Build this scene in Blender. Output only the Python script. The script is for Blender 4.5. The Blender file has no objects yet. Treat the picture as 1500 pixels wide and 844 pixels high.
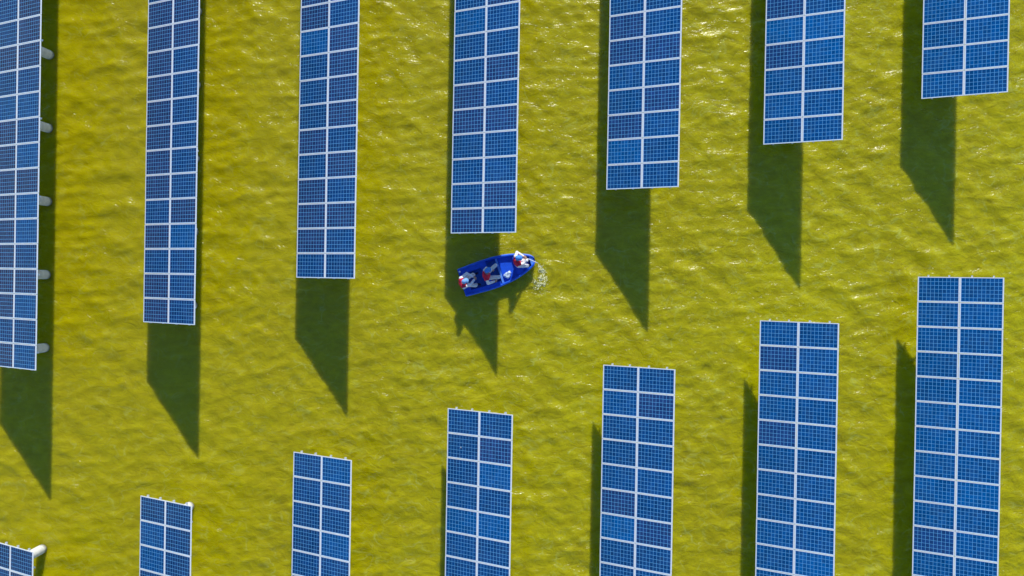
import bpy, bmesh, math, random
import numpy as np
from mathutils import Vector, Matrix, Euler

random.seed(7)
rng = np.random.default_rng(11)
PI = math.pi
R = math.radians
scene = bpy.context.scene
COL = scene.collection

# ------------------------------------------------------------------ helpers
def link(o, parent=None):
    COL.objects.link(o)
    if parent is not None:
        o.parent = parent
    return o


def tag(o, label=None, cat=None, group=None, kind=None):
    if label: o['label'] = label
    if cat: o['category'] = cat
    if group: o['group'] = group
    if kind: o['kind'] = kind
    return o


def empty(name, loc, rz=0.0):
    o = bpy.data.objects.new(name, None)
    o.empty_display_size = 0.3
    o.location = loc
    o.rotation_euler = (0, 0, rz)
    return link(o)


class MB:
    """collects closed pieces that become ONE mesh"""
    def __init__(self):
        self.v, self.f, self.m = [], [], []

    def raw(self, vs, fs, mi=0):
        n = len(self.v)
        self.v += [tuple(v) for v in vs]
        self.f += [tuple(i + n for i in f) for f in fs]
        self.m += [mi] * len(fs)
        return self

    def box(self, c, s, rot=None, mi=0):
        c = Vector(c)
        hx, hy, hz = s[0] / 2, s[1] / 2, s[2] / 2
        vs = [Vector((x, y, z)) for z in (-hz, hz) for y in (-hy, hy) for x in (-hx, hx)]
        if rot is not None:
            vs = [rot @ v for v in vs]
        vs = [v + c for v in vs]
        return self.raw(vs, [(0, 2, 3, 1), (4, 5, 7, 6), (0, 1, 5, 4), (2, 6, 7, 3), (0, 4, 6, 2), (1, 3, 7, 5)], mi)

    def bar(self, a, b, w, h, mi=0, up=(0, 0, 1)):
        a, b = Vector(a), Vector(b)
        d = (b - a)
        y = d.normalized()
        x = y.cross(Vector(up))
        if x.length < 1e-4: x = y.cross(Vector((1, 0, 0)))
        x.normalize()
        z = x.cross(y)
        rot = Matrix((x, y, z)).transposed()
        return self.box((a + b) / 2, (w, d.length, h), rot, mi)

    def tube(self, pts, rads, n=12, cap=True, mi=0):
        pts = [Vector(p) for p in pts]
        if not hasattr(rads, '__len__'): rads = [rads] * len(pts)
        vs, fs = [], []
        prev = None
        for i, p in enumerate(pts):
            t = (pts[min(i + 1, len(pts) - 1)] - pts[max(i - 1, 0)]).normalized()
            if prev is None:
                x = t.cross(Vector((0, 0, 1)))
                if x.length < 1e-3: x = t.cross(Vector((0, 1, 0)))
            else:
                x = prev - t * prev.dot(t)
            x.normalize(); prev = x
            y = t.cross(x)
            for k in range(n):
                a = 2 * PI * k / n
                vs.append(p + rads[i] * (math.cos(a) * x + math.sin(a) * y))
        for i in range(len(pts) - 1):
            for k in range(n):
                k2 = (k + 1) % n
                fs.append((i * n + k, i * n + k2, (i + 1) * n + k2, (i + 1) * n + k))
        if cap:
            fs.append(tuple(range(n - 1, -1, -1)))
            fs.append(tuple((len(pts) - 1) * n + k for k in range(n)))
        return self.raw(vs, fs, mi)

    def ell(self, c, r, rot=None, nu=16, nv=10, mi=0):
        c = Vector(c)
        vs = [(0, 0, 1)]
        for j in range(1, nv):
            th = PI * j / nv
            for i in range(nu):
                ph = 2 * PI * i / nu
                vs.append((math.sin(th) * math.cos(ph), math.sin(th) * math.sin(ph), math.cos(th)))
        vs.append((0, 0, -1))
        out = []
        for v in vs:
            q = Vector((v[0] * r[0], v[1] * r[1], v[2] * r[2]))
            if rot is not None: q = rot @ q
            out.append(q + c)
        fs = []
        for i in range(nu):
            fs.append((0, 1 + i, 1 + (i + 1) % nu))
        for j in range(nv - 2):
            for i in range(nu):
                a = 1 + j * nu + i; b = 1 + j * nu + (i + 1) % nu
                fs.append((a, a + nu, b + nu, b))
        last = len(vs) - 1
        for i in range(nu):
            fs.append((last, 1 + (nv - 2) * nu + (i + 1) % nu, 1 + (nv - 2) * nu + i))
        return self.raw(out, fs, mi)

    def cone(self, a, b, ra, rb):
        """tapered capsule"""
        a, b = Vector(a), Vector(b)
        d = (b - a).normalized()
        pts, rr = [], []
        for k in range(4):
            t = PI / 2 * (1 - k / 4)
            pts.append(a - d * ra * math.sin(t)); rr.append(max(ra * math.cos(t), ra * .05))
        pts.append(a); rr.append(ra); pts.append(b); rr.append(rb)
        for k in range(1, 5):
            t = PI / 2 * (k / 4)
            pts.append(b + d * rb * math.sin(t)); rr.append(max(rb * math.cos(t), rb * .05))
        return self.tube(pts, rr, 14)

    def mesh(self, name, mats, smooth=False):
        me = bpy.data.meshes.new(name)
        me.from_pydata(self.v, [], self.f)
        for m in mats: me.materials.append(m)
        if len(mats) > 1:
            me.polygons.foreach_set('material_index', self.m)
        if smooth:
            me.polygons.foreach_set('use_smooth', [True] * len(me.polygons))
        me.update()
        return me

    def build(self, name, mats, parent=None, smooth=False):
        if not isinstance(mats, (list, tuple)): mats = [mats]
        return link(bpy.data.objects.new(name, self.mesh(name, mats, smooth)), parent)


# ------------------------------------------------------------------ materials
class NT:
    def __init__(self, name):
        self.m = bpy.data.materials.new(name)
        self.m.use_nodes = True
        self.t = self.m.node_tree
        self.b = self.t.nodes['Principled BSDF']

    def n(self, kind, **kw):
        q = self.t.nodes.new(kind)
        for k, v in kw.items():
            setattr(q, k, v)
        return q

    def l(self, a, b):
        self.t.links.new(a, b)

    def math(self, op, a, b=None, c=None, clamp=False):
        q = self.n('ShaderNodeMath', operation=op, use_clamp=clamp)
        for i, x in enumerate((a, b, c)):
            if x is None: continue
            if isinstance(x, (int, float)): q.inputs[i].default_value = x
            else: self.l(x, q.inputs[i])
        return q.outputs[0]

    def noise(self, vec, scale, detail=3, rough=.55, dist=0.0):
        q = self.n('ShaderNodeTexNoise')
        q.inputs['Scale'].default_value = scale
        q.inputs['Detail'].default_value = detail
        q.inputs['Roughness'].default_value = rough
        q.inputs['Distortion'].default_value = dist
        if vec is not None: self.l(vec, q.inputs['Vector'])
        return q.outputs['Fac']

    def mapr(self, v, a, b, c, d, smooth=False):
        q = self.n('ShaderNodeMapRange')
        if smooth: q.interpolation_type = 'SMOOTHSTEP'
        self.l(v, q.inputs[0])
        for i, x in enumerate((a, b, c, d)): q.inputs[i + 1].default_value = x
        return q.outputs[0]

    def mix(self, fac, a, b, blend='MIX'):
        q = self.n('ShaderNodeMix', data_type='RGBA', blend_type=blend)
        for s, x in ((0, fac), (6, a), (7, b)):
            if isinstance(x, (int, float)): q.inputs[s].default_value = x
            elif isinstance(x, tuple): q.inputs[s].default_value = (*x, 1)
            else: self.l(x, q.inputs[s])
        return q.outputs[2]

    def obj(self):
        return self.n('ShaderNodeTexCoord').outputs['Object']

    def geo(self):
        return self.n('ShaderNodeNewGeometry').outputs['Position']

    def scale(self, vec, s, rot=(0, 0, 0)):
        q = self.n('ShaderNodeMapping')
        q.inputs['Scale'].default_value = s
        q.inputs['Rotation'].default_value = rot
        self.l(vec, q.inputs['Vector'])
        return q.outputs[0]

    def bump(self, h, strength, dist, normal=None):
        q = self.n('ShaderNodeBump')
        q.inputs['Strength'].default_value = strength
        q.inputs['Distance'].default_value = dist
        self.l(h, q.inputs['Height'])
        if normal is not None: self.l(normal, q.inputs['Normal'])
        return q.outputs[0]

    def set(self, **kw):
        for k, v in kw.items():
            self.b.inputs[k.replace('_', ' ')].default_value = v
        return self


def mottled(name, c1, c2, scale=6, rough=.6, bump=.0, metal=0.0, bscale=40):
    t = NT(name)
    o = t.obj()
    f = t.mapr(t.noise(o, scale, 5, .6), .3, .7, 0, 1)
    t.l(t.mix(f, c1, c2), t.b.inputs['Base Color'])
    t.set(Roughness=rough, Metallic=metal)
    if bump: t.l(t.bump(t.noise(o, bscale, 4), bump, .01), t.b.inputs['Normal'])
    return t.m


M = {}
M['frame'] = mottled('aluminium_frame', (.90, .93, .94), (.96, .97, .97), 3, .4, 0, .05)
M['steel'] = mottled('galvanised_steel', (.60, .61, .60), (.78, .79, .78), 5, .45, .1, .2)
M['concrete'] = mottled('pile_concrete', (.42, .41, .37), (.62, .60, .55), 5, .85, .4)
M['clamp'] = mottled('clamp_steel', (.30, .30, .31), (.45, .45, .46), 6, .5, 0, .5)

# wet foot of the piles: darker, greener concrete close to the water
t = NT('pile_concrete_wet')
p_ = t.geo()
sep = t.n('ShaderNodeSeparateXYZ'); t.l(p_, sep.inputs[0])
zz = t.math('ADD', sep.outputs[2], t.math('MULTIPLY', t.noise(p_, 7, 4), .25))
wet = t.mapr(zz, .12, .42, 1, 0, True)
dry = t.mix(t.mapr(t.noise(p_, 4, 5), .3, .7, 0, 1), (.62, .60, .55), (.82, .80, .74))
t.l(t.mix(wet, dry, (.22, .21, .13)), t.b.inputs['Base Color'])
t.set(Roughness=.8)
t.l(t.bump(t.noise(p_, 45, 4), .35, .01), t.b.inputs['Normal'])
M['pile'] = t.m

# solar cells: 10 x 6 polycrystalline cells, colour of each module from its own object colour
CW, CH = 0.1565, 0.1550
t = NT('solar_cells')
o = t.obj()
sep = t.n('ShaderNodeSeparateXYZ'); t.l(o, sep.inputs[0])
cx_ = t.math('DIVIDE', t.math('ADD', sep.outputs[0], 5 * CW), CW)
cy_ = t.math('DIVIDE', t.math('ADD', sep.outputs[1], 3 * CH), CH)
def linedist(c, w):
    f = t.math('FRACT', c)
    return t.math('MULTIPLY', t.math('MINIMUM', f, t.math('SUBTRACT', 1.0, f)), w)
dx_ = linedist(cx_, CW); dy_ = linedist(cy_, CH)
lw = t.math('MINIMUM', dx_, dy_)
line = t.mapr(lw, .0045, .0075, 1, 0)
# three bus bars over each cell, running along the module
bb = linedist(t.math('MULTIPLY', cy_, 3.0), CH / 3)
bus = t.mapr(bb, .0008, .0022, .22, 0)
info = t.n('ShaderNodeObjectInfo')
cellid = t.n('ShaderNodeCombineXYZ')
t.l(t.math('FLOOR', cx_), cellid.inputs[0]); t.l(t.math('FLOOR', cy_), cellid.inputs[1])
t.l(t.math('MULTIPLY', info.outputs['Random'], 91.0), cellid.inputs[2])
wn = t.n('ShaderNodeTexWhiteNoise', noise_dimensions='3D'); t.l(cellid.outputs[0], wn.inputs['Vector'])
crystal = t.n('ShaderNodeTexVoronoi'); crystal.inputs['Scale'].default_value = 40
t.l(o, crystal.inputs['Vector'])
csep = t.n('ShaderNodeSeparateColor'); t.l(crystal.outputs['Color'], csep.inputs[0])
val = t.math('ADD', t.mapr(wn.outputs['Value'], 0, 1, .78, 1.16), t.mapr(csep.outputs[0], 0, 1, -.14, .14))
# broad soiling, lighter dust drifted towards the lower edge
offs = t.n('ShaderNodeVectorMath', operation='ADD')
t.l(o, offs.inputs[0]); t.l(info.outputs['Location'], offs.inputs[1])
dust = t.mapr(t.noise(offs.outputs[0], 1.6, 5, .6), .42, .8, 0, .045)
cc = t.n('ShaderNodeVectorMath', operation='SCALE')
t.l(info.outputs['Color'], cc.inputs[0]); t.l(val, cc.inputs['Scale'])
c1 = t.mix(bus, cc.outputs[0], (.04, .26, .56))
c2 = t.mix(line, c1, (.16, .52, .90))
c3 = t.mix(dust, c2, (.36, .45, .55))
# the odd bird dropping
wp = t.geo()
dv = t.n('ShaderNodeTexVoronoi'); dv.inputs['Scale'].default_value = .62
t.l(wp, dv.inputs['Vector'])
dsp = t.n('ShaderNodeSeparateColor'); t.l(dv.outputs['Color'], dsp.inputs[0])
spot = t.math('MULTIPLY', t.mapr(t.math('ADD', dv.outputs['Distance'], t.math('MULTIPLY', t.noise(wp, 30, 2), .025)), .022, .034, 1, 0), t.math('GREATER_THAN', dsp.outputs[0], .72))
c3 = t.mix(spot, c3, (.7, .7, .66))
t.l(c3, t.b.inputs['Base Color'])
t.set(Roughness=.22, IOR=1.24)
t.l(t.mapr(t.noise(offs.outputs[0], 3, 3), .3, .7, .14, .32), t.b.inputs['Roughness'])
M['cells'] = t.m
M['backsheet'] = mottled('backsheet', (.6, .6, .58), (.7, .7, .68), 2, .6)

# water: turbid yellow green body (scattering) under a thin reflecting surface with its own finer ripples
t = NT('algae_water')
pos = t.geo()
big = t.noise(t.scale(pos, (1, .55, 1)), .16, 4, .6, .6)
mid = t.noise(t.scale(pos, (.8, 1.3, 1), (0, 0, .25)), .9, 5, .62, 1.2)
fine = t.noise(t.scale(pos, (.8, 1.4, 1), (0, 0, .2)), 2.6, 4, .65, 1.0)
col = t.mix(t.mapr(big, .34, .66, 0, 1), (.42, .372, .0001), (.485, .452, .0001))
col = t.mix(t.mapr(mid, .34, .66, .6, 0), col, (.33, .285, .0002))
col = t.mix(t.mapr(fine, .40, .75, 0, .45), col, (.58, .57, .004))
sky_veins = t.noise(t.scale(pos, (.85, 1.1, 1), (0, 0, -.3)), 1.5, 2, .45, .5)
sky_veins = t.math('SUBTRACT', 1.0, t.math('MULTIPLY', t.math('ABSOLUTE', t.math('SUBTRACT', sky_veins, .5)), 13.0), clamp=True)
sky_veins = t.math('MULTIPLY', t.math('POWER', sky_veins, 3.0), t.mapr(t.noise(t.scale(pos, (.8, 1.3, 1)), 1.3, 4, .65, .5), .44, .68, 0, .72))
col = t.mix(sky_veins, col, (.52, .56, .11))  # pale veins of reflected sky and lit crests, painted into the water colour
# the bloom is thicker and more golden in one part of the pond, paler towards the other
psep = t.n('ShaderNodeSeparateXYZ'); t.l(pos, psep.inputs[0])
drift = t.math('ADD', t.math('SUBTRACT', t.math('MULTIPLY', psep.outputs[1], .5), psep.outputs[0]), t.math('MULTIPLY', big, 14.0))
col = t.mix(t.mapr(drift, -4, 34, 0, .55, True), col, (.40, .325, .0003))
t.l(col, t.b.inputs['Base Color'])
t.set(Roughness=.5, IOR=1.33)
t.b.inputs['Specular IOR Level'].default_value = 0.0
t.b.inputs['Subsurface Weight'].default_value = 1.0
t.b.inputs['Subsurface Radius'].default_value = (1.0, .9, .35)
t.b.inputs['Subsurface Scale'].default_value = .7
rip1 = t.noise(t.scale(pos, (.8, 1.25, 1), (0, 0, .22)), 2.5, 4, .55, 1.2)
soft = t.bump(rip1, 1.0, .09)
t.l(t.mapr(drift, 0, 32, 1.0, .5, True), soft.node.inputs['Strength'])
t.l(soft, t.b.inputs['Normal'])
rip2 = t.noise(t.scale(pos, (.85, 1.2, 1), (0, 0, -.3)), 3.6, 2, .5, 1.5)
ridge = t.math('SUBTRACT', 1.0, t.math('MULTIPLY', t.math('ABSOLUTE', t.math('SUBTRACT', rip2, .5)), 4.0))
ridge = t.math('SMOOTH_MIN', ridge, .93, .12)
rip3 = t.noise(t.scale(pos, (.7, 1.3, 1), (0, 0, .4)), 2.0, 3, .6, 1.2)
rip4 = t.noise(t.scale(pos, (.9, 1.15, 1), (0, 0, .9)), 9.0, 3, .6, 1.0)
gust = t.mapr(t.noise(t.scale(pos, (.8, 1.3, 1), (0, 0, .3)), .75, 4, .65, .8), .44, .76, .25, 1.1)
h = t.math('ADD', t.math('MULTIPLY', ridge, .019), t.math('MULTIPLY', rip4, .007))
h = t.math('ADD', t.math('MULTIPLY', h, gust), t.math('MULTIPLY', rip3, .052))
t.l(t.bump(h, 1.0, 1.0), t.b.inputs['Coat Normal'])
t.b.inputs['Coat Weight'].default_value = 1.0
t.b.inputs['Coat IOR'].default_value = 1.42
t.b.inputs['Coat Roughness'].default_value = .25
M['water'] = t.m

# foam
t = NT('foam_white')
t.set(Roughness=.5, Base_Color=(.80, .79, .40, 1))
M['foam'] = t.m


def plain(name, c, rough, var=.15, bump=0, scale=9):
    return mottled(name, tuple(x * (1 - var) for x in c), tuple(min(1, x * (1 + var)) for x in c), scale, rough, bump)


M['hull'] = plain('boat_blue', (.008, .105, .72), .42, .22, .1, 5)
M['hull_in'] = plain('boat_inner_blue', (.006, .085, .68), .45, .18, .1)
M['floor'] = plain('boat_floor_blue', (.008, .11, .50), .5, .3, .15)
M['trim'] = plain('boat_trim_blue', (.10, .27, .80), .4, .12)
M['white'] = plain('white_cloth', (.88, .88, .88), .85, .08, .2, 20)
M['grey'] = plain('pale_grey_cloth', (.82, .82, .80), .85, .1, .2, 20)
M['red'] = plain('red_vest', (.80, .014, .055), .75, .15, .2, 14)
M['cap'] = plain('blue_cap', (.06, .28, .78), .7, .12, .1, 14)
M['cap_pale'] = plain('pale_blue_cap', (.20, .42, .78), .7, .12, .1, 14)
M['skin'] = plain('skin', (.50, .29, .19), .55, .06)
M['hair'] = plain('hair_black', (.015, .012, .010), .6, .3)
M['boot'] = plain('dark_shoes', (.03, .03, .035), .6, .2)
M['eye'] = plain('eye_dark', (.02, .015, .012), .2, .1)
M['lip'] = plain('lips', (.38, .13, .11), .5, .1)
M['pole'] = plain('white_pole', (.78, .80, .80), .4, .06)
M['bag'] = plain('white_plastic_bag', (.52, .64, .80), .35, .1, .4, 12)
M['trimwhite'] = plain('white_fitting', (.8, .85, .9), .3, .05)

# ------------------------------------------------------------------ camera (solved from the photograph)
F_PX, CAM_H, AX, AY, RZ = 1690.18, 48.8337, 0.0057, -0.0279, -0.0175
def rotm(a, ax):
    return Matrix.Rotation(a, 3, ax)
cam_rot = (rotm(AX, 'X') @ rotm(AY, 'Y') @ rotm(RZ, 'Z')).transposed()
cd = bpy.data.cameras.new('Camera')
cam = bpy.data.objects.new('Camera', cd)
cam.matrix_world = Matrix.Translation((0, 0, CAM_H)) @ cam_rot.to_4x4()
cd.sensor_width = 36
cd.lens = 36 * F_PX / 1500
cd.clip_start = 1; cd.clip_end = 10000
link(cam)
scene.camera = cam

# ------------------------------------------------------------------ light
SX, SY = -.2298, -1.7278                       # shadow offset per metre of height
sdir = Vector((-SX, -SY, 1)).normalized()
EL = math.asin(sdir.z); AZ = math.atan2(sdir.x, sdir.y)
sd = bpy.data.lights.new('Sun', 'SUN')
sd.energy = 4.6; sd.angle = R(.53); sd.color = (1, .96, .88)
sun = bpy.data.objects.new('Sun', sd)
sun.rotation_euler = (-sdir).to_track_quat('-Z', 'Y').to_euler()
sun.location = (0, 0, 60)
link(sun)
w = bpy.data.worlds.new('World'); scene.world = w; w.use_nodes = True
sky = w.node_tree.nodes.new('ShaderNodeTexSky')
sky.sky_type = 'NISHITA'; sky.sun_disc = False
sky.sun_elevation = EL; sky.sun_rotation = AZ
sky.air_density = 1.0; sky.dust_density = 0.0; sky.ozone_density = 7.0
bg = w.node_tree.nodes['Background']
w.node_tree.links.new(sky.outputs[0], bg.inputs['Color'])
bg.inputs['Strength'].default_value = .165
scene.view_settings.view_transform = 'Standard'
scene.view_settings.look = 'None'
scene.view_settings.exposure = 0

# ------------------------------------------------------------------ water: one sheet to the horizon
def axis(lo, hi, step):
    core = np.arange(lo, hi + 1e-6, step)
    g, x, s = [], hi, step
    while x < 3000:
        s *= 1.22; x += s; g.append(x)
    up = np.array(g)
    return np.concatenate([(lo - (up - hi))[::-1], core, up])
BOAT_A = R(18.82)
BOAT_O = Vector((-3.475, -0.125, 0))
def boat_w(u, v, z=0.0):
    return Vector((BOAT_O.x + u * math.cos(BOAT_A) - v * math.sin(BOAT_A), BOAT_O.y + u * math.sin(BOAT_A) + v * math.cos(BOAT_A), z))

gx = axis(-24.5, 24.5, .085); gy = axis(-14.5, 14.5, .085)
X, Y = np.meshgrid(gx, gy)
fade = np.clip((27 - np.abs(X)) / 3, 0, 1) * np.clip((17 - np.abs(Y)) / 3, 0, 1)
Z = np.zeros_like(X); DX = np.zeros_like(X); DY = np.zeros_like(X)
for k in range(90):
    lam = .38 * (1.7 / .38) ** rng.random()
    th = -PI / 2 + R(-14) + rng.normal() * R(45)
    kk = 2 * PI / lam
    slope = .019 * (.75 + .5 * rng.random()) * (1.0 if lam < 1.3 else .75)
    a = slope / kk
    ph = rng.random() * 2 * PI
    # slow modulation so that the wave groups come and go
    mod = 1 + .55 * np.sin(X * rng.normal() * .35 + Y * rng.normal() * .35 + rng.random() * 6.28)
    arg = kk * (math.cos(th) * X + math.sin(th) * Y) + ph
    Z += a * mod * np.cos(arg)
    DX -= .75 * a * mod * math.cos(th) * np.sin(arg)
    DY -= .75 * a * mod * math.sin(th) * np.sin(arg)
# rings spreading from where the pole dips and along the boat
sp = boat_w(3.30, -.75)
rr = np.hypot(X - sp.x, Y - sp.y)
Z += .028 * np.cos(rr * 2 * PI / .30) * np.exp(-(rr / .75) ** 2)
wk = boat_w(1.9, 1.0)
rr2 = np.hypot((X - wk.x) * .6, Y - wk.y)
Z += .014 * np.cos(rr2 * 2 * PI / .24) * np.exp(-(rr2 / .7) ** 2)
X2 = X + DX * fade; Y2 = Y + DY * fade; Z = Z * fade
ny, nx = X.shape
co = np.stack([X2, Y2, Z], -1).reshape(-1, 3)
idx = np.arange(nx * ny).reshape(ny, nx)
quads = np.stack([idx[:-1, :-1], idx[:-1, 1:], idx[1:, 1:], idx[1:, :-1]], -1).reshape(-1, 4)
me = bpy.data.meshes.new('water')
me.vertices.add(len(co)); me.vertices.foreach_set('co', co.ravel())
me.loops.add(quads.size); me.loops.foreach_set('vertex_index', quads.ravel().astype(np.int32))
me.polygons.add(len(quads))
me.polygons.foreach_set('loop_start', np.arange(0, quads.size, 4, dtype=np.int32))
me.polygons.foreach_set('loop_total', np.full(len(quads), 4, dtype=np.int32))
me.polygons.foreach_set('use_smooth', np.ones(len(quads), dtype=bool))
me.update(calc_edges=True)
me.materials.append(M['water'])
wobj = link(bpy.data.objects.new('water', me))
tag(wobj, 'yellow green algae water with small wind waves between the solar arrays', 'water', kind='structure')

# ------------------------------------------------------------------ solar arrays
X0, SP, HL, TILT = -22.9121, 6.3479, 1.4986, 0.6134
PITCH = 1.012
ML, MW, FH, FW, FE = 1.652, 0.998, .035, .031, .042
LT = 3.32
ct, st = math.cos(TILT), math.sin(TILT)
ROT = Matrix.Rotation(-TILT, 3, 'Y')            # low edge on the left, high edge on the right
PX, PPITCH, PR = 1.60, 3.1285, .195
YA = [-3.9082, -1.981, -0.0283, 1.8992, 3.7937, 5.7261, 7.6715]
YB = [-11.1448, -9.1633, -7.2053, -5.2725, -3.36, -1.43, 0.4663]

cell_me = MB().box((0, 0, -.004), (ML - 2 * FE + .002, MW - 2 * FW + .002, .008)).mesh('solar_panel', [M['cells']])
fm = MB()
for s in (-1, 1):
    fm.box((s * (ML - FE) / 2, 0, -.012), (FE, MW, FH))
    fm.box((0, s * (MW - FW) / 2, -.0125), (ML - 2 * FE, FW, FH - .001))
frame_me = fm.mesh('frame', [M['frame']])


def surf(u, off):
    """point across the slope: u along the slope from the low edge, off normal to it"""
    return Vector((u * ct - off * st, 0, HL + u * st + off * ct))


def pcol(i, upper):
    """base colour of one module's cells"""
    q = random.random()
    k = i / 6.0
    blue = (.0010 + .010 * (1 - k), .068 + .040 * k, .25 + .10 * k)
    if q < .07:
        c = (.0008, .105 + .030 * k, .36 + .06 * k)   # fresher, brighter blue
    elif q < .10 + .50 * (1 - k) * (1.0 if upper else .3):
        c = (.042 - .030 * k, .062 + .018 * k, .190 + .09 * k)    # greyer, purplish
    elif q < .60:
        c = tuple(x * .90 for x in blue)
    else:
        c = blue
    j = (1 + random.uniform(-.07, .07)) * (.64 + .20 * k)
    return (c[0] * j, c[1] * j, c[2] * j, 1)


def make_array(i, yend, sgn, n, label, group):
    root = empty('solar_array', (X0 + SP * i, yend, 0))
    tag(root, label, 'solar array', group)
    for r in range(n):
        for c in range(2):
            p = link(bpy.data.objects.new('solar_panel', cell_me), root)
            u = ML / 2 if c == 0 else LT - ML / 2
            q = surf(u + random.uniform(-.002, .002), 0)
            p.location = (q.x, sgn * (r + .5) * PITCH, q.z)
            p.rotation_euler = (random.uniform(-.004, .004), -TILT + random.uniform(-.004, .004), random.uniform(-.0015, .0015))
            p.color = pcol(i, sgn > 0)
            f = link(bpy.data.objects.new('frame', frame_me), p)
    length = n * PITCH
    # purlins run the length of the array and stick out a little at its north end
    y0, y1 = (-.02, length + .06) if sgn > 0 else (-length - .02, .065)
    for u in (.40, 1.22, LT - 1.22, LT - .40):
        m = MB()
        a = surf(u, -.075); b = a.copy(); a.y = y0; b.y = y1
        m.bar(a, b, .05, .085, up=(-st, 0, ct))
        m.build('purlin', M['steel'], root)
    k = 0
    while True:
        d = .70 + PPITCH * k
        if d > length - .3: break
        y = sgn * d
        top = HL + PX * math.tan(TILT) - .36
        m = MB().tube([(PX, y, -2.5), (PX, y, .0), (PX, y, top - .012), (PX, y, top)], [PR, PR, PR, PR - .012], 32)
        pl = m.build('pile', M['pile'], root, True)
        for pg in pl.data.polygons:
            if len(pg.vertices) > 4: pg.use_smooth = False
        m = MB().tube([(PX, y, top - .20), (PX, y, top - .12)], PR + .012, 28).box((PX - PR - .03, y, top - .16), (.05, .12, .10)).box((PX + PR + .03, y, top - .16), (.05, .12, .10))
        m.box((PX, y, top + .011), (.34, .34, .02))
        m.build('clamp', M['clamp'], pl)
        m = MB()
        a = surf(.22, -.18); b = surf(LT - .22, -.18); a.y = b.y = y
        m.bar(a, b, .07, .12, up=(-st, 0, ct))
        m.build('rafter', M['steel'], root)
        for du, zz in ((.62, -.16), (LT - .75, -.16)):
            e = surf(du, -.25); e.y = y
            side = -1 if du < 1.6 else 1
            MB().bar((PX + side * (PR + .03), y, top - .16 - (.75 if side < 0 else .0)), e, .05, .05).build('brace', M['steel'], root)
        m = MB().bar((PX, y, top + .02), (PX, y, surf(PX / ct, -.25).z), .09, .09, up=(0, 1, 0))
        m.build('post', M['steel'], root)
        k += 1
    return root


upper_lab = [
    'long blue solar array cut by the left edge, five concrete piles showing on its right',
    'upper solar array second from left, between the one showing piles and its neighbour',
    'upper solar array third from left, next left of the one ending at the boat',
    'upper solar array whose lower end stops just above the blue boat',
    'upper solar array next right of the one ending at the blue boat',
    'upper solar array second from right, between the corner array and its left neighbour',
    'upper solar array in the top right corner, showing only four rows of panels',
]
lower_lab = [
    'small corner of a solar array at bottom left with one white pile sticking out',
    'lower solar array second from left, only three rows showing at the bottom edge',
    'lower solar array third from left, between its three row neighbour and one below boat',
    'lower solar array directly below the blue boat and its shadow',
    'lower solar array next right of the one directly below the boat',
    'lower solar array second from right, just left of the longest lower one',
    'lower solar array at the far right, longest of the bottom row',
]
for i in range(7):
    n = int(round((18.9 - YA[i]) / PITCH))
    make_array(i, YA[i], 1, n, upper_lab[i], 'solar arrays of the upper row')
for i in range(7):
    n = max(4, int(round((YB[i] + 14.6) / PITCH)))
    make_array(i, YB[i], -1, n, lower_lab[i], 'solar arrays of the lower row')

# ------------------------------------------------------------------ boat
boat = empty('rowing_boat', BOAT_O, BOAT_A)
tag(boat, 'blue plastic rowing boat carrying three people across the algae water', 'boat')
US = [-.01, .0, .5, 1.0, 1.5, 2.0, 2.35, 2.65, 2.90, 3.06, 3.17, 3.235]
HWS = [.585, .590, .62, .645, .640, .59, .52, .435, .335, .26, .185, .07]
def halfw(u): return float(np.interp(u, US, HWS))
def sheer(u): return .36 + .03 * max(0, (u - 1.2)) ** 1.4 + .02 * max(0, .8 - u)
def hull_ring(u, inset, zlist):
    pass
# outer + inner shell lofted as one closed skin
def section(u):
    hw = halfw(u); zt = sheer(u)
    taper = 1 - .20 * max(0, (u - 2.0) / 1.24)
    bot = -.13 + .20 * max(0, (u - 2.3) / .94) ** 2
    rim = min(.075, hw * .6)
    pts = [(0, bot), (hw * .55 * taper, bot + .01), (hw * .80 * taper, bot + .08), (hw * .93, .12), (hw * .965, zt - .055),
           (hw * 1.0, zt - .05), (hw * 1.005, zt - .012), (hw * .985, zt), (hw - rim * .5, zt + .006), (hw - rim, zt), (hw - rim * 1.05, zt - .03)]
    wi = max(hw - rim * 1.15, .01)
    fl = max(.06, bot + .05)
    pts += [(wi * .96, max(fl + .12, .18)), (wi * .88, fl + .02), (wi * .80, fl), (0, fl)]
    return pts
us = list(np.concatenate([[0.0], np.linspace(.05, 2.4, 16), np.linspace(2.5, 3.235, 14)]))
m = MB()
rows = []
for u in us:
    s = section(u)
    n0 = len(m.v)
    for v, z in s: m.v.append((u, v, z))
    for v, z in s[-2:0:-1]: m.v.append((u, -v, z))
    rows.append((n0, 2 * len(s) - 2))
npt = rows[0][1]
for a in range(len(us) - 1):
    for k in range(npt):
        k2 = (k + 1) % npt
        m.f.append((rows[a][0] + k, rows[a + 1][0] + k, rows[a + 1][0] + k2, rows[a][0] + k2)); m.m.append(0)
ns = len(section(0))
for end, fl in ((0, 1), (len(us) - 1, 0)):
    b0 = rows[end][0]
    for k in range(npt // 2):
        q = (b0 + k, b0 + k + 1, b0 + (npt - k - 1) % npt, b0 + (npt - k) % npt)
        q = tuple(dict.fromkeys(q))
        if len(q) < 3: continue
        m.f.append(q if fl else q[::-1]); m.m.append(0)
hull = m.build('hull', [M['hull']], boat, True)
bmx = bmesh.new(); bmx.from_mesh(hull.data); bmesh.ops.recalc_face_normals(bmx, faces=bmx.faces); bmx.to_mesh(hull.data); bmx.free()
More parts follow.
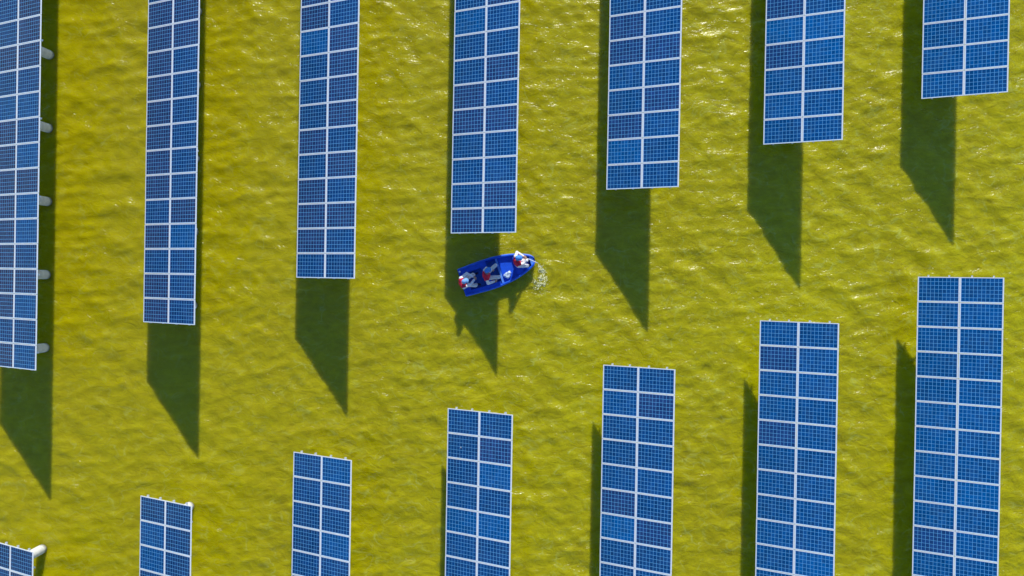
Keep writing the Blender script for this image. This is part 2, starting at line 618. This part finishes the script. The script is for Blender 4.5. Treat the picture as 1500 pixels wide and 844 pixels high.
# transom: closes the open stern between the rims
MB().box((.035, 0, .17), (.07, 1.04, .40)).build('transom', M['hull'], boat)
def deckplate(name, u0, u1, z, mat, inset=.085, thick=.03, zt=None, n=8):
    m = MB()
    ul = np.linspace(u0, u1, n)
    top = []
    for u in ul:
        h_ = max(halfw(u) - inset, .008)
        m.v += [(u, h_, z), (u, -h_, z), (u, h_, z - thick), (u, -h_, z - thick)]
    for a in range(n - 1):
        i0, i1 = 4 * a, 4 * a + 4
        for q in ((i0, i0 + 1, i1 + 1, i1), (i0 + 2, i1 + 2, i1 + 3, i0 + 3), (i0, i1, i1 + 2, i0 + 2), (i0 + 1, i0 + 3, i1 + 3, i1 + 1)):
            m.f.append(q); m.m.append(0)
    e = 4 * (n - 1)
    m.f += [(0, 2, 3, 1), (e, e + 1, e + 3, e + 2)]; m.m += [0, 0]
    return m.build(name, mat, boat)
deckplate('floor', .08, 1.60, .085, M['floor'], .13, .02)
deckplate('stern_seat', .075, .30, .33, M['hull_in'], .082, .05, n=4)
deckplate('fore_deck', 1.74, 2.92, .235, M['hull_in'], .085, .03, n=14)
deckplate('bow_seat', 2.36, 2.64, .36, M['hull_in'], .083, .06, n=5)
deckplate('bow_plate', 3.03, 3.19, .395, M['trim'], .07, .02, n=4)
# side benches from the stern to the thwart (port one wide)
for sgn_, wd in ((1, .20), (-1, .13)):
    m = MB()
    ul = np.linspace(.31, 1.20 if sgn_ > 0 else 1.60, 9)
    for u in ul:
        o_ = halfw(u) - .078
        for v, z in ((o_, .350), (o_ - wd, .345), (o_ - wd - .015, .09), (o_, .09)):
            m.v.append((u, sgn_ * v, z))
    for a in range(len(ul) - 1):
        for k in range(4):
            i0 = 4 * a + k; i1 = 4 * a + (k + 1) % 4
            q = (i0, i0 + 4, i1 + 4, i1)
            m.f.append(q if sgn_ > 0 else q[::-1]); m.m.append(0)
    e = 4 * (len(ul) - 1)
    m.f += [(0, 1, 2, 3), (e + 3, e + 2, e + 1, e)]; m.m += [0, 0]
    m.build('side_bench', M['hull_in'], boat)
# thwart the middle person sits on, and the bulkhead in front
MB().box((1.10, 0.03, .30), (.26, 1.06, .05)).build('thwart', M['hull_in'], boat)
m = MB()
hb = halfw(1.68) - .09
m.box((1.68, 0, .17), (.05, 2 * hb, .26)).box((1.68, 0, .312), (.09, 2 * hb - .004, .024))
m.build('bulkhead', M['trim'], boat)
# stern fitting
m = MB().tube([(.075, .47, .372), (.075, .47, .43)], [.035, .030], 12).ell((.075, .47, .44), (.042, .042, .022))
m.build('stern_fitting', M['trimwhite'], boat)
# rub rail
for sgn_ in (1, -1):
    pts = [(u, sgn_ * (halfw(u) + .004), sheer(u) - .03) for u in np.linspace(.03, 3.215, 36)]
    MB().tube(pts, .014, 8).build('rub_rail', M['trim'], boat, True)

# net bag lying on the fore deck
bagr = np.random.default_rng(3)
m = MB()
nu_, nv_ = 28, 14
base = []
for j in range(nv_ + 1):
    th = PI * j / nv_
    for i in range(nu_):
        ph = 2 * PI * i / nu_
        r_ = 1 + .16 * math.sin(3 * ph + 1.1) * math.sin(th) + .10 * math.sin(7 * ph + 3 * th) + .06 * math.sin(11 * ph - 5 * th)
        m.v.append((.17 * r_ * math.sin(th) * math.cos(ph), .13 * r_ * math.sin(th) * math.sin(ph), max(0, .075 + .085 * r_ * math.cos(th) - (.05 * math.exp(-((th) / .5) ** 2)))))
for j in range(nv_):
    for i in range(nu_):
        a = j * nu_ + i; b = j * nu_ + (i + 1) % nu_
        m.f.append((a, a + nu_, b + nu_, b)); m.m.append(0)
bag = m.build('bag', M['bag'], None, True)
bag.location = boat_w(1.95, -.27, .238); bag.rotation_euler = (0, 0, BOAT_A + .5)
tag(bag, 'crumpled white bag lying on the boat deck in front of the middle person', 'bag')

# ------------------------------------------------------------------ people
def person(label, J, cap_mat, face, mats, hold=False):
    """J: joints in boat coordinates. face: heading of the face in the boat frame (radians)."""
    root = empty('person', boat_w(J['hip'][0], J['hip'][1], J['hip'][2] - .11), BOAT_A)
    tag(root, label, 'person', 'people sitting in the boat')
    org = Vector((J['hip'][0], J['hip'][1], J['hip'][2] - .11))
    P = {k: Vector(v) - org for k, v in J.items()}
    H = P['head']; hip = P['hip']; ch = P['chest']
    fwd = Vector((math.cos(face), math.sin(face), 0)); lat = Vector((-fwd.y, fwd.x, 0))
    hr = Matrix((fwd, lat, Vector((0, 0, 1)))).transposed()
    hr = hr @ Matrix.Rotation(.28, 3, 'Y')           # chin a little down
    sl, sr = P['shl'], P['shr']
    sh = (sl - sr).normalized()
    up = (ch - hip).normalized(); tf = sh.cross(up).normalized()
    trot = Matrix((tf, sh, up)).transposed()
    m = MB()
    bones = []
    def bone(a, b, ra, rb, reg):
        m.cone(a, b, ra, rb); bones.append((a.copy(), b.copy(), ra, rb, reg))
    mid_ = hip.lerp(ch, .5)
    m.ell(hip, (.125, .175, .12), trot); bones.append((hip - sh * .06, hip + sh * .06, .12, .12, 'pelvis'))
    m.ell(mid_, (.105, .150, .17), trot); bones.append((hip.lerp(ch, .35), mid_, .13, .13, 'torso'))
    m.ell(ch, (.115, .175, .19), trot); bones.append((mid_, ch, .14, .15, 'torso'))
    bones.append((sl, sr, .085, .085, 'torso'))
    m.cone(sl, sr, .072, .072)
    nk = ch.lerp(H, .45)
    bone(ch + up * .08, H - Vector((0, 0, .08)), .062, .052, 'neck')
    m.ell(H, (.098, .078, .118), hr); m.ell(H + hr @ Vector((.022, 0, -.055)), (.07, .058, .072), hr)
    bones.append((H - Vector((0, 0, .05)), H + Vector((0, 0, .05)), .09, .09, 'head'))
    m.ell(H + hr @ Vector((.104, 0, -.022)), (.022, .013, .024), hr, 10, 6)         # nose
    for s in (1, -1):
        m.ell(H + hr @ Vector((-.005, s * .080, -.015)), (.022, .011, .032), hr, 10, 6)  # ears
    for s, q in ((1, 'l'), (-1, 'r')):
        S, E_, Wd = P['sh' + q], P['el' + q], P['ha' + q]
        bone(S, E_, .058, .046, 'arm'); bone(E_, Wd, .046, .032, 'arm')
        d = (Wd - E_).normalized()
        # palm, four fingers curled and a thumb
        grip = P.get('grip', None)
        side = d.cross(Vector((0, 0, 1))).normalized() * s
        dn = Vector((0, 0, -1)); dn = (dn - d * dn.dot(d)).normalized()
        pc = Wd + d * .055
        prot = Matrix((d, side, d.cross(side))).transposed()
        m.ell(pc, (.055, .042, .020), prot, 12, 8); bones.append((Wd + d * .03, pc + d * .07, .03, .045, 'hand'))
        for k in range(4):
            ln = (.036, .041, .038, .030)[k]
            b0 = pc + d * .042 + side * (-.030 + .020 * k)
            b1 = b0 + d * ln * .85 + dn * ln * .5
            b2 = b1 + dn * ln * .9 - d * ln * .15
            m.cone(b0, b1, .0095, .009); m.cone(b1, b2, .009, .008)
        t0 = pc - d * .018 - side * .034
        t1 = t0 + d * .03 - side * .022 + dn * .012
        m.cone(t0, t1, .013, .011); m.cone(t1, t1 + d * .028 + dn * .016, .011, .009)
        # leg
        hp = hip + sh * s * .095
        K, A = P['kn' + q], P['an' + q]
        bone(hp, K, .088, .062, 'leg'); bone(K, A, .060, .042, 'leg')
        fd = (K - hp); fd.z = 0; fd.normalize()
        f0, f1 = A + Vector((0, 0, -.035)) - fd * .05, A + Vector((0, 0, -.05)) + fd * .15
        bone(f0, f1, .042, .034, 'foot')
    tmp = m.build('tmp_body', M['skin'], None, True)
    md = tmp.modifiers.new('r', 'REMESH'); md.mode = 'VOXEL'; md.voxel_size = .0075; md.use_smooth_shade = True
    ms = tmp.modifiers.new('s', 'SMOOTH'); ms.factor = .5; ms.iterations = 3
    dg = bpy.context.evaluated_depsgraph_get()
    bm_me = bpy.data.meshes.new_from_object(tmp.evaluated_get(dg))
    bpy.data.objects.remove(tmp, do_unlink=True)
    bm_me.name = 'body'
    bm_me.materials.clear(); bm_me.materials.append(M['skin'])
    bm_me.polygons.foreach_set('use_smooth', [True] * len(bm_me.polygons))
    body = link(bpy.data.objects.new('body', bm_me), root)
    nvt = len(bm_me.vertices)
    vc = np.empty(nvt * 3); bm_me.vertices.foreach_get('co', vc); vc = vc.reshape(-1, 3)
    vn = np.empty(nvt * 3); bm_me.vertices.foreach_get('normal', vn); vn = vn.reshape(-1, 3)
    best = np.full(nvt, 1e9); reg = np.zeros(nvt, int)
    names = ['pelvis', 'torso', 'neck', 'head', 'arm', 'hand', 'leg', 'foot']
    for a, b, ra, rb, rg in bones:
        a_ = np.array(a); ab = np.array(b) - a_
        tt = np.clip(((vc - a_) @ ab) / max(ab @ ab, 1e-9), 0, 1)
        dd = np.linalg.norm(vc - a_ - tt[:, None] * ab, axis=1) - (ra + (rb - ra) * tt)
        k = dd < best
        best[k] = dd[k]; reg[k] = names.index(rg)
    loops = np.array([list(p.vertices) for p in bm_me.polygons if len(p.vertices) == 4])
    freg = reg[loops[:, 0]]
    fc = vc[loops].mean(1)
    def garment(name, fsel, off, mat, wr=.006, freq=26.0):
        fs = loops[fsel]
        if len(fs) == 0: return None
        used, inv = np.unique(fs, return_inverse=True)
        c = vc[used]; n_ = vn[used]
        wv = np.sin(c[:, 0] * freq + 2 * np.sin(c[:, 2] * 17)) * np.sin(c[:, 1] * freq * .8 + 1.3) * np.sin(c[:, 2] * freq * 1.2)
        c = c + n_ * (off + wr * wv)[:, None]
        me_ = bpy.data.meshes.new(name)
        me_.from_pydata(c.tolist(), [], inv.reshape(-1, 4).tolist())
        me_.materials.append(mat)
        me_.polygons.foreach_set('use_smooth', [True] * len(me_.polygons))
        o_ = link(bpy.data.objects.new(name, me_), root)
        so = o_.modifiers.new('t', 'SOLIDIFY'); so.thickness = .006; so.offset = -1
        return o_
    ix = names.index
    upv = np.array(up); rel = (fc - np.array(hip)) @ upv
    garment('shirt', np.isin(freg, [ix('torso'), ix('arm')]) | ((freg == ix('pelvis')) & (rel > .03)), .014, mats[0])
    garment('trousers', np.isin(freg, [ix('pelvis'), ix('leg')]) & ~((freg == ix('pelvis')) & (rel > .06)), .013, mats[1])
    garment('shoe', freg == ix('foot'), .008, M['boot'], .0)
    shv = np.array(sh)
    latd = np.abs((fc - np.array(ch)) @ shv)
    garment('life_vest', (freg == ix('torso')) & (rel > .03) & (latd < .195), .042, M['red'], .010, 30)
    # hair below the cap at the back of the head
    hv = (fc - np.array(H)) @ np.array(hr)
    garment('hair', (freg == ix('head')) & (hv[:, 2] > -.055) & (hv[:, 0] < .045 - .9 * np.clip(-hv[:, 2], 0, 1)), .007, M['hair'], .003, 90)
    # cap: crown and brim
    c_ = MB()
    n1, n2 = 26, 9
    for j in range(n2 + 1):
        th = PI / 2 * j / n2 * 1.08
        for i in range(n1):
            ph = 2 * PI * i / n1
            q = Vector((.122 * math.sin(th) * math.cos(ph), .104 * math.sin(th) * math.sin(ph), .108 * math.cos(th)))
            c_.v.append(tuple(H + hr @ (q + Vector((-.002, 0, .030)))))
    for j in range(n2):
        for i in range(n1):
            a = j * n1 + i; b = j * n1 + (i + 1) % n1
            c_.f.append((a, a + n1, b + n1, b)); c_.m.append(0)
    b0 = len(c_.v)
    for i in range(15):
        ph = -1.15 + 2.3 * i / 14
        for rr_, zz in ((.115, .030), (.185 - .045 * (ph / 1.15) ** 2, .012)):
            c_.v.append(tuple(H + hr @ Vector((rr_ * math.cos(ph), rr_ * .88 * math.sin(ph), zz))))
    for i in range(14):
        c_.f.append((b0 + 2 * i, b0 + 2 * i + 1, b0 + 2 * i + 3, b0 + 2 * i + 2)); c_.m.append(0)
    cp = c_.build('cap', cap_mat, root, True)
    so = cp.modifiers.new('t', 'SOLIDIFY'); so.thickness = .006; so.offset = 1
    for s in (1, -1):
        MB().ell(H + hr @ Vector((.086, s * .033, .008)), (.010, .014, .008), hr, 10, 6).build('eye', M['eye'], root, True)
    MB().ell(H + hr @ Vector((.090, 0, -.068)), (.008, .024, .007), hr, 10, 6).build('mouth', M['lip'], root, True)
    return root


rear = dict(hip=(.12, -.02, .455), chest=(.07, -.02, .83), head=(.19, .01, 1.19),
            shl=(.07, .175, .96), shr=(.08, -.21, .95), ell=(.36, .30, .80), elr=(.36, -.18, .78), hal=(.56, .10, .74), har=(.57, -.04, .72),
            knl=(.58, .19, .50), knr=(.55, -.28, .49), anl=(.60, .16, .15), anr=(.57, -.24, .15))
midp = dict(hip=(1.12, -.04, .43), chest=(1.11, -.01, .80), head=(1.22, .15, 1.12),
            shl=(1.13, .185, .93), shr=(1.08, -.19, .88), ell=(1.20, .27, .69), elr=(1.08, -.37, .68), hal=(1.38, .13, .56), har=(1.34, -.36, .60),
            knl=(1.60, .27, .47), knr=(1.60, -.25, .46), anl=(1.60, .24, .15), anr=(1.60, -.21, .15))
front = dict(hip=(2.50, .06, .485), chest=(2.51, .14, .86), head=(2.60, .25, 1.20),
             shl=(2.52, .345, .98), shr=(2.54, -.035, .96), ell=(2.62, .50, .82), elr=(2.76, -.02, .78), hal=(2.82, .27, .82), har=(2.84, .10, .80),
             knl=(2.90, .06, .53), knr=(2.86, -.16, .52), anl=(2.86, .08, .30), anr=(2.80, -.12, .30))
person('person in white clothes and red vest sitting at the square stern of the boat', rear, M['cap_pale'], 0.05, (M['white'], M['grey']))
person('person in red vest sitting amidships with both pale legs stretched apart', midp, M['cap'], .25, (M['white'], M['grey']))
person('person in red vest at the pointed bow, holding a white pole', front, M['cap'], -.35, (M['white'], M['white']))

# pole held by the person in the bow, dipping towards the splash
a = boat_w(2.80, .245, .80); b = boat_w(2.90, .10, .775); e = boat_w(3.24, -.13, .62)
dirp = (e - a).normalized()
m = MB()
m.tube([a - dirp * .10, a, e, e + dirp * .10], [.017, .019, .016, .014], 12)
pole = m.build('pole', M['pole'], None, True)
tag(pole, 'thin white pole held out over the bow by the front person', 'pole')

# fishing line / rope running from the pole to the splash
tip = e + dirp * .10
pts = []
for k in range(17):
    s = k / 16
    q = tip.lerp(boat_w(3.50, -.60, .01), s); q.z -= .22 * math.sin(PI * s) * (1 - .3 * s)
    q.z = max(q.z, .012)
    pts.append(q)
rope = MB().tube(pts, .006, 6).build('rope', M['pole'], None, True)
tag(rope, 'thin pale rope running from the white pole down to the splash', 'rope')

# foam of the splash
fr = np.random.default_rng(5)
m = MB()
def wz(x, y):
    i = int(np.clip(np.searchsorted(gx, x), 1, nx - 1)); j = int(np.clip(np.searchsorted(gy, y), 1, ny - 1))
    return float(Z[j, i])
def blob(q, r):
    m.ell((q.x, q.y, wz(q.x, q.y) + r * .12), (r * fr.uniform(.8, 1.6), r * fr.uniform(.6, 1.1), r * .35), Matrix.Rotation(fr.uniform(0, 6.28), 3, 'Z'), 8, 5)
arc = [(3.30, -.30), (3.40, -.55), (3.36, -.78), (3.28, -.92), (3.16, -1.04), (2.98, -1.10)]
def arcpt(s):
    ii = min(int(s * 5), 4); f_ = s * 5 - ii
    return arc[ii][0] * (1 - f_) + arc[ii + 1][0] * f_, arc[ii][1] * (1 - f_) + arc[ii + 1][1] * f_
for k in range(430):
    s = fr.random() ** .85
    u, v = arcpt(s)
    spread = .03 + .10 * s
    blob(boat_w(u + fr.normal() * spread, v + fr.normal() * spread), abs(fr.normal()) * .011 + .005)
for k in range(95):                                  # squiggling streaks of froth
    s = fr.random() ** .8
    u, v = arcpt(s)
    u += fr.normal() * (.05 + .08 * s); v += fr.normal() * (.05 + .08 * s)
    hd = fr.uniform(0, 6.28); pts_ = []
    for j in range(7):
        q = boat_w(u, v); q.z = wz(q.x, q.y) + .003
        pts_.append(q); hd += fr.normal() * .55
        u += .020 * math.cos(hd); v += .020 * math.sin(hd)
    rw = fr.uniform(.003, .008)
    m.tube(pts_, [rw * .4, rw, rw * 1.2, rw, rw * 1.1, rw * .8, rw * .3], 6)
for k in range(200):
    blob(boat_w(3.22 + fr.normal() * .17, -.82 + fr.normal() * .20), abs(fr.normal()) * .007 + .003)
# thin bright ripples on the upper side of the boat
for (u0, v0, ln, bend) in ((1.95, .95, .42, .03), (2.15, 1.03, .30, .02), (1.85, .85, .26, .02), (2.35, .78, .36, -.02), (.95, 1.0, .25, .03), (1.2, .92, .22, .02), (.6, .9, .2, .02), (1.45, 1.1, .2, .03)):
    for k in range(26):
        s = k / 25 - .5
        if fr.random() < .3: continue
        q = boat_w(u0 + s * ln + fr.normal() * .008, v0 - s * ln * .35 - bend * (4 * s * s) + fr.normal() * .012)
        blob(q, .0035 + .005 * fr.random())
foam = m.build('foam', M['foam'], None, True)
tag(foam, 'pale foam and bubbles splashed on the water beside the boat bow', 'foam', kind='stuff')
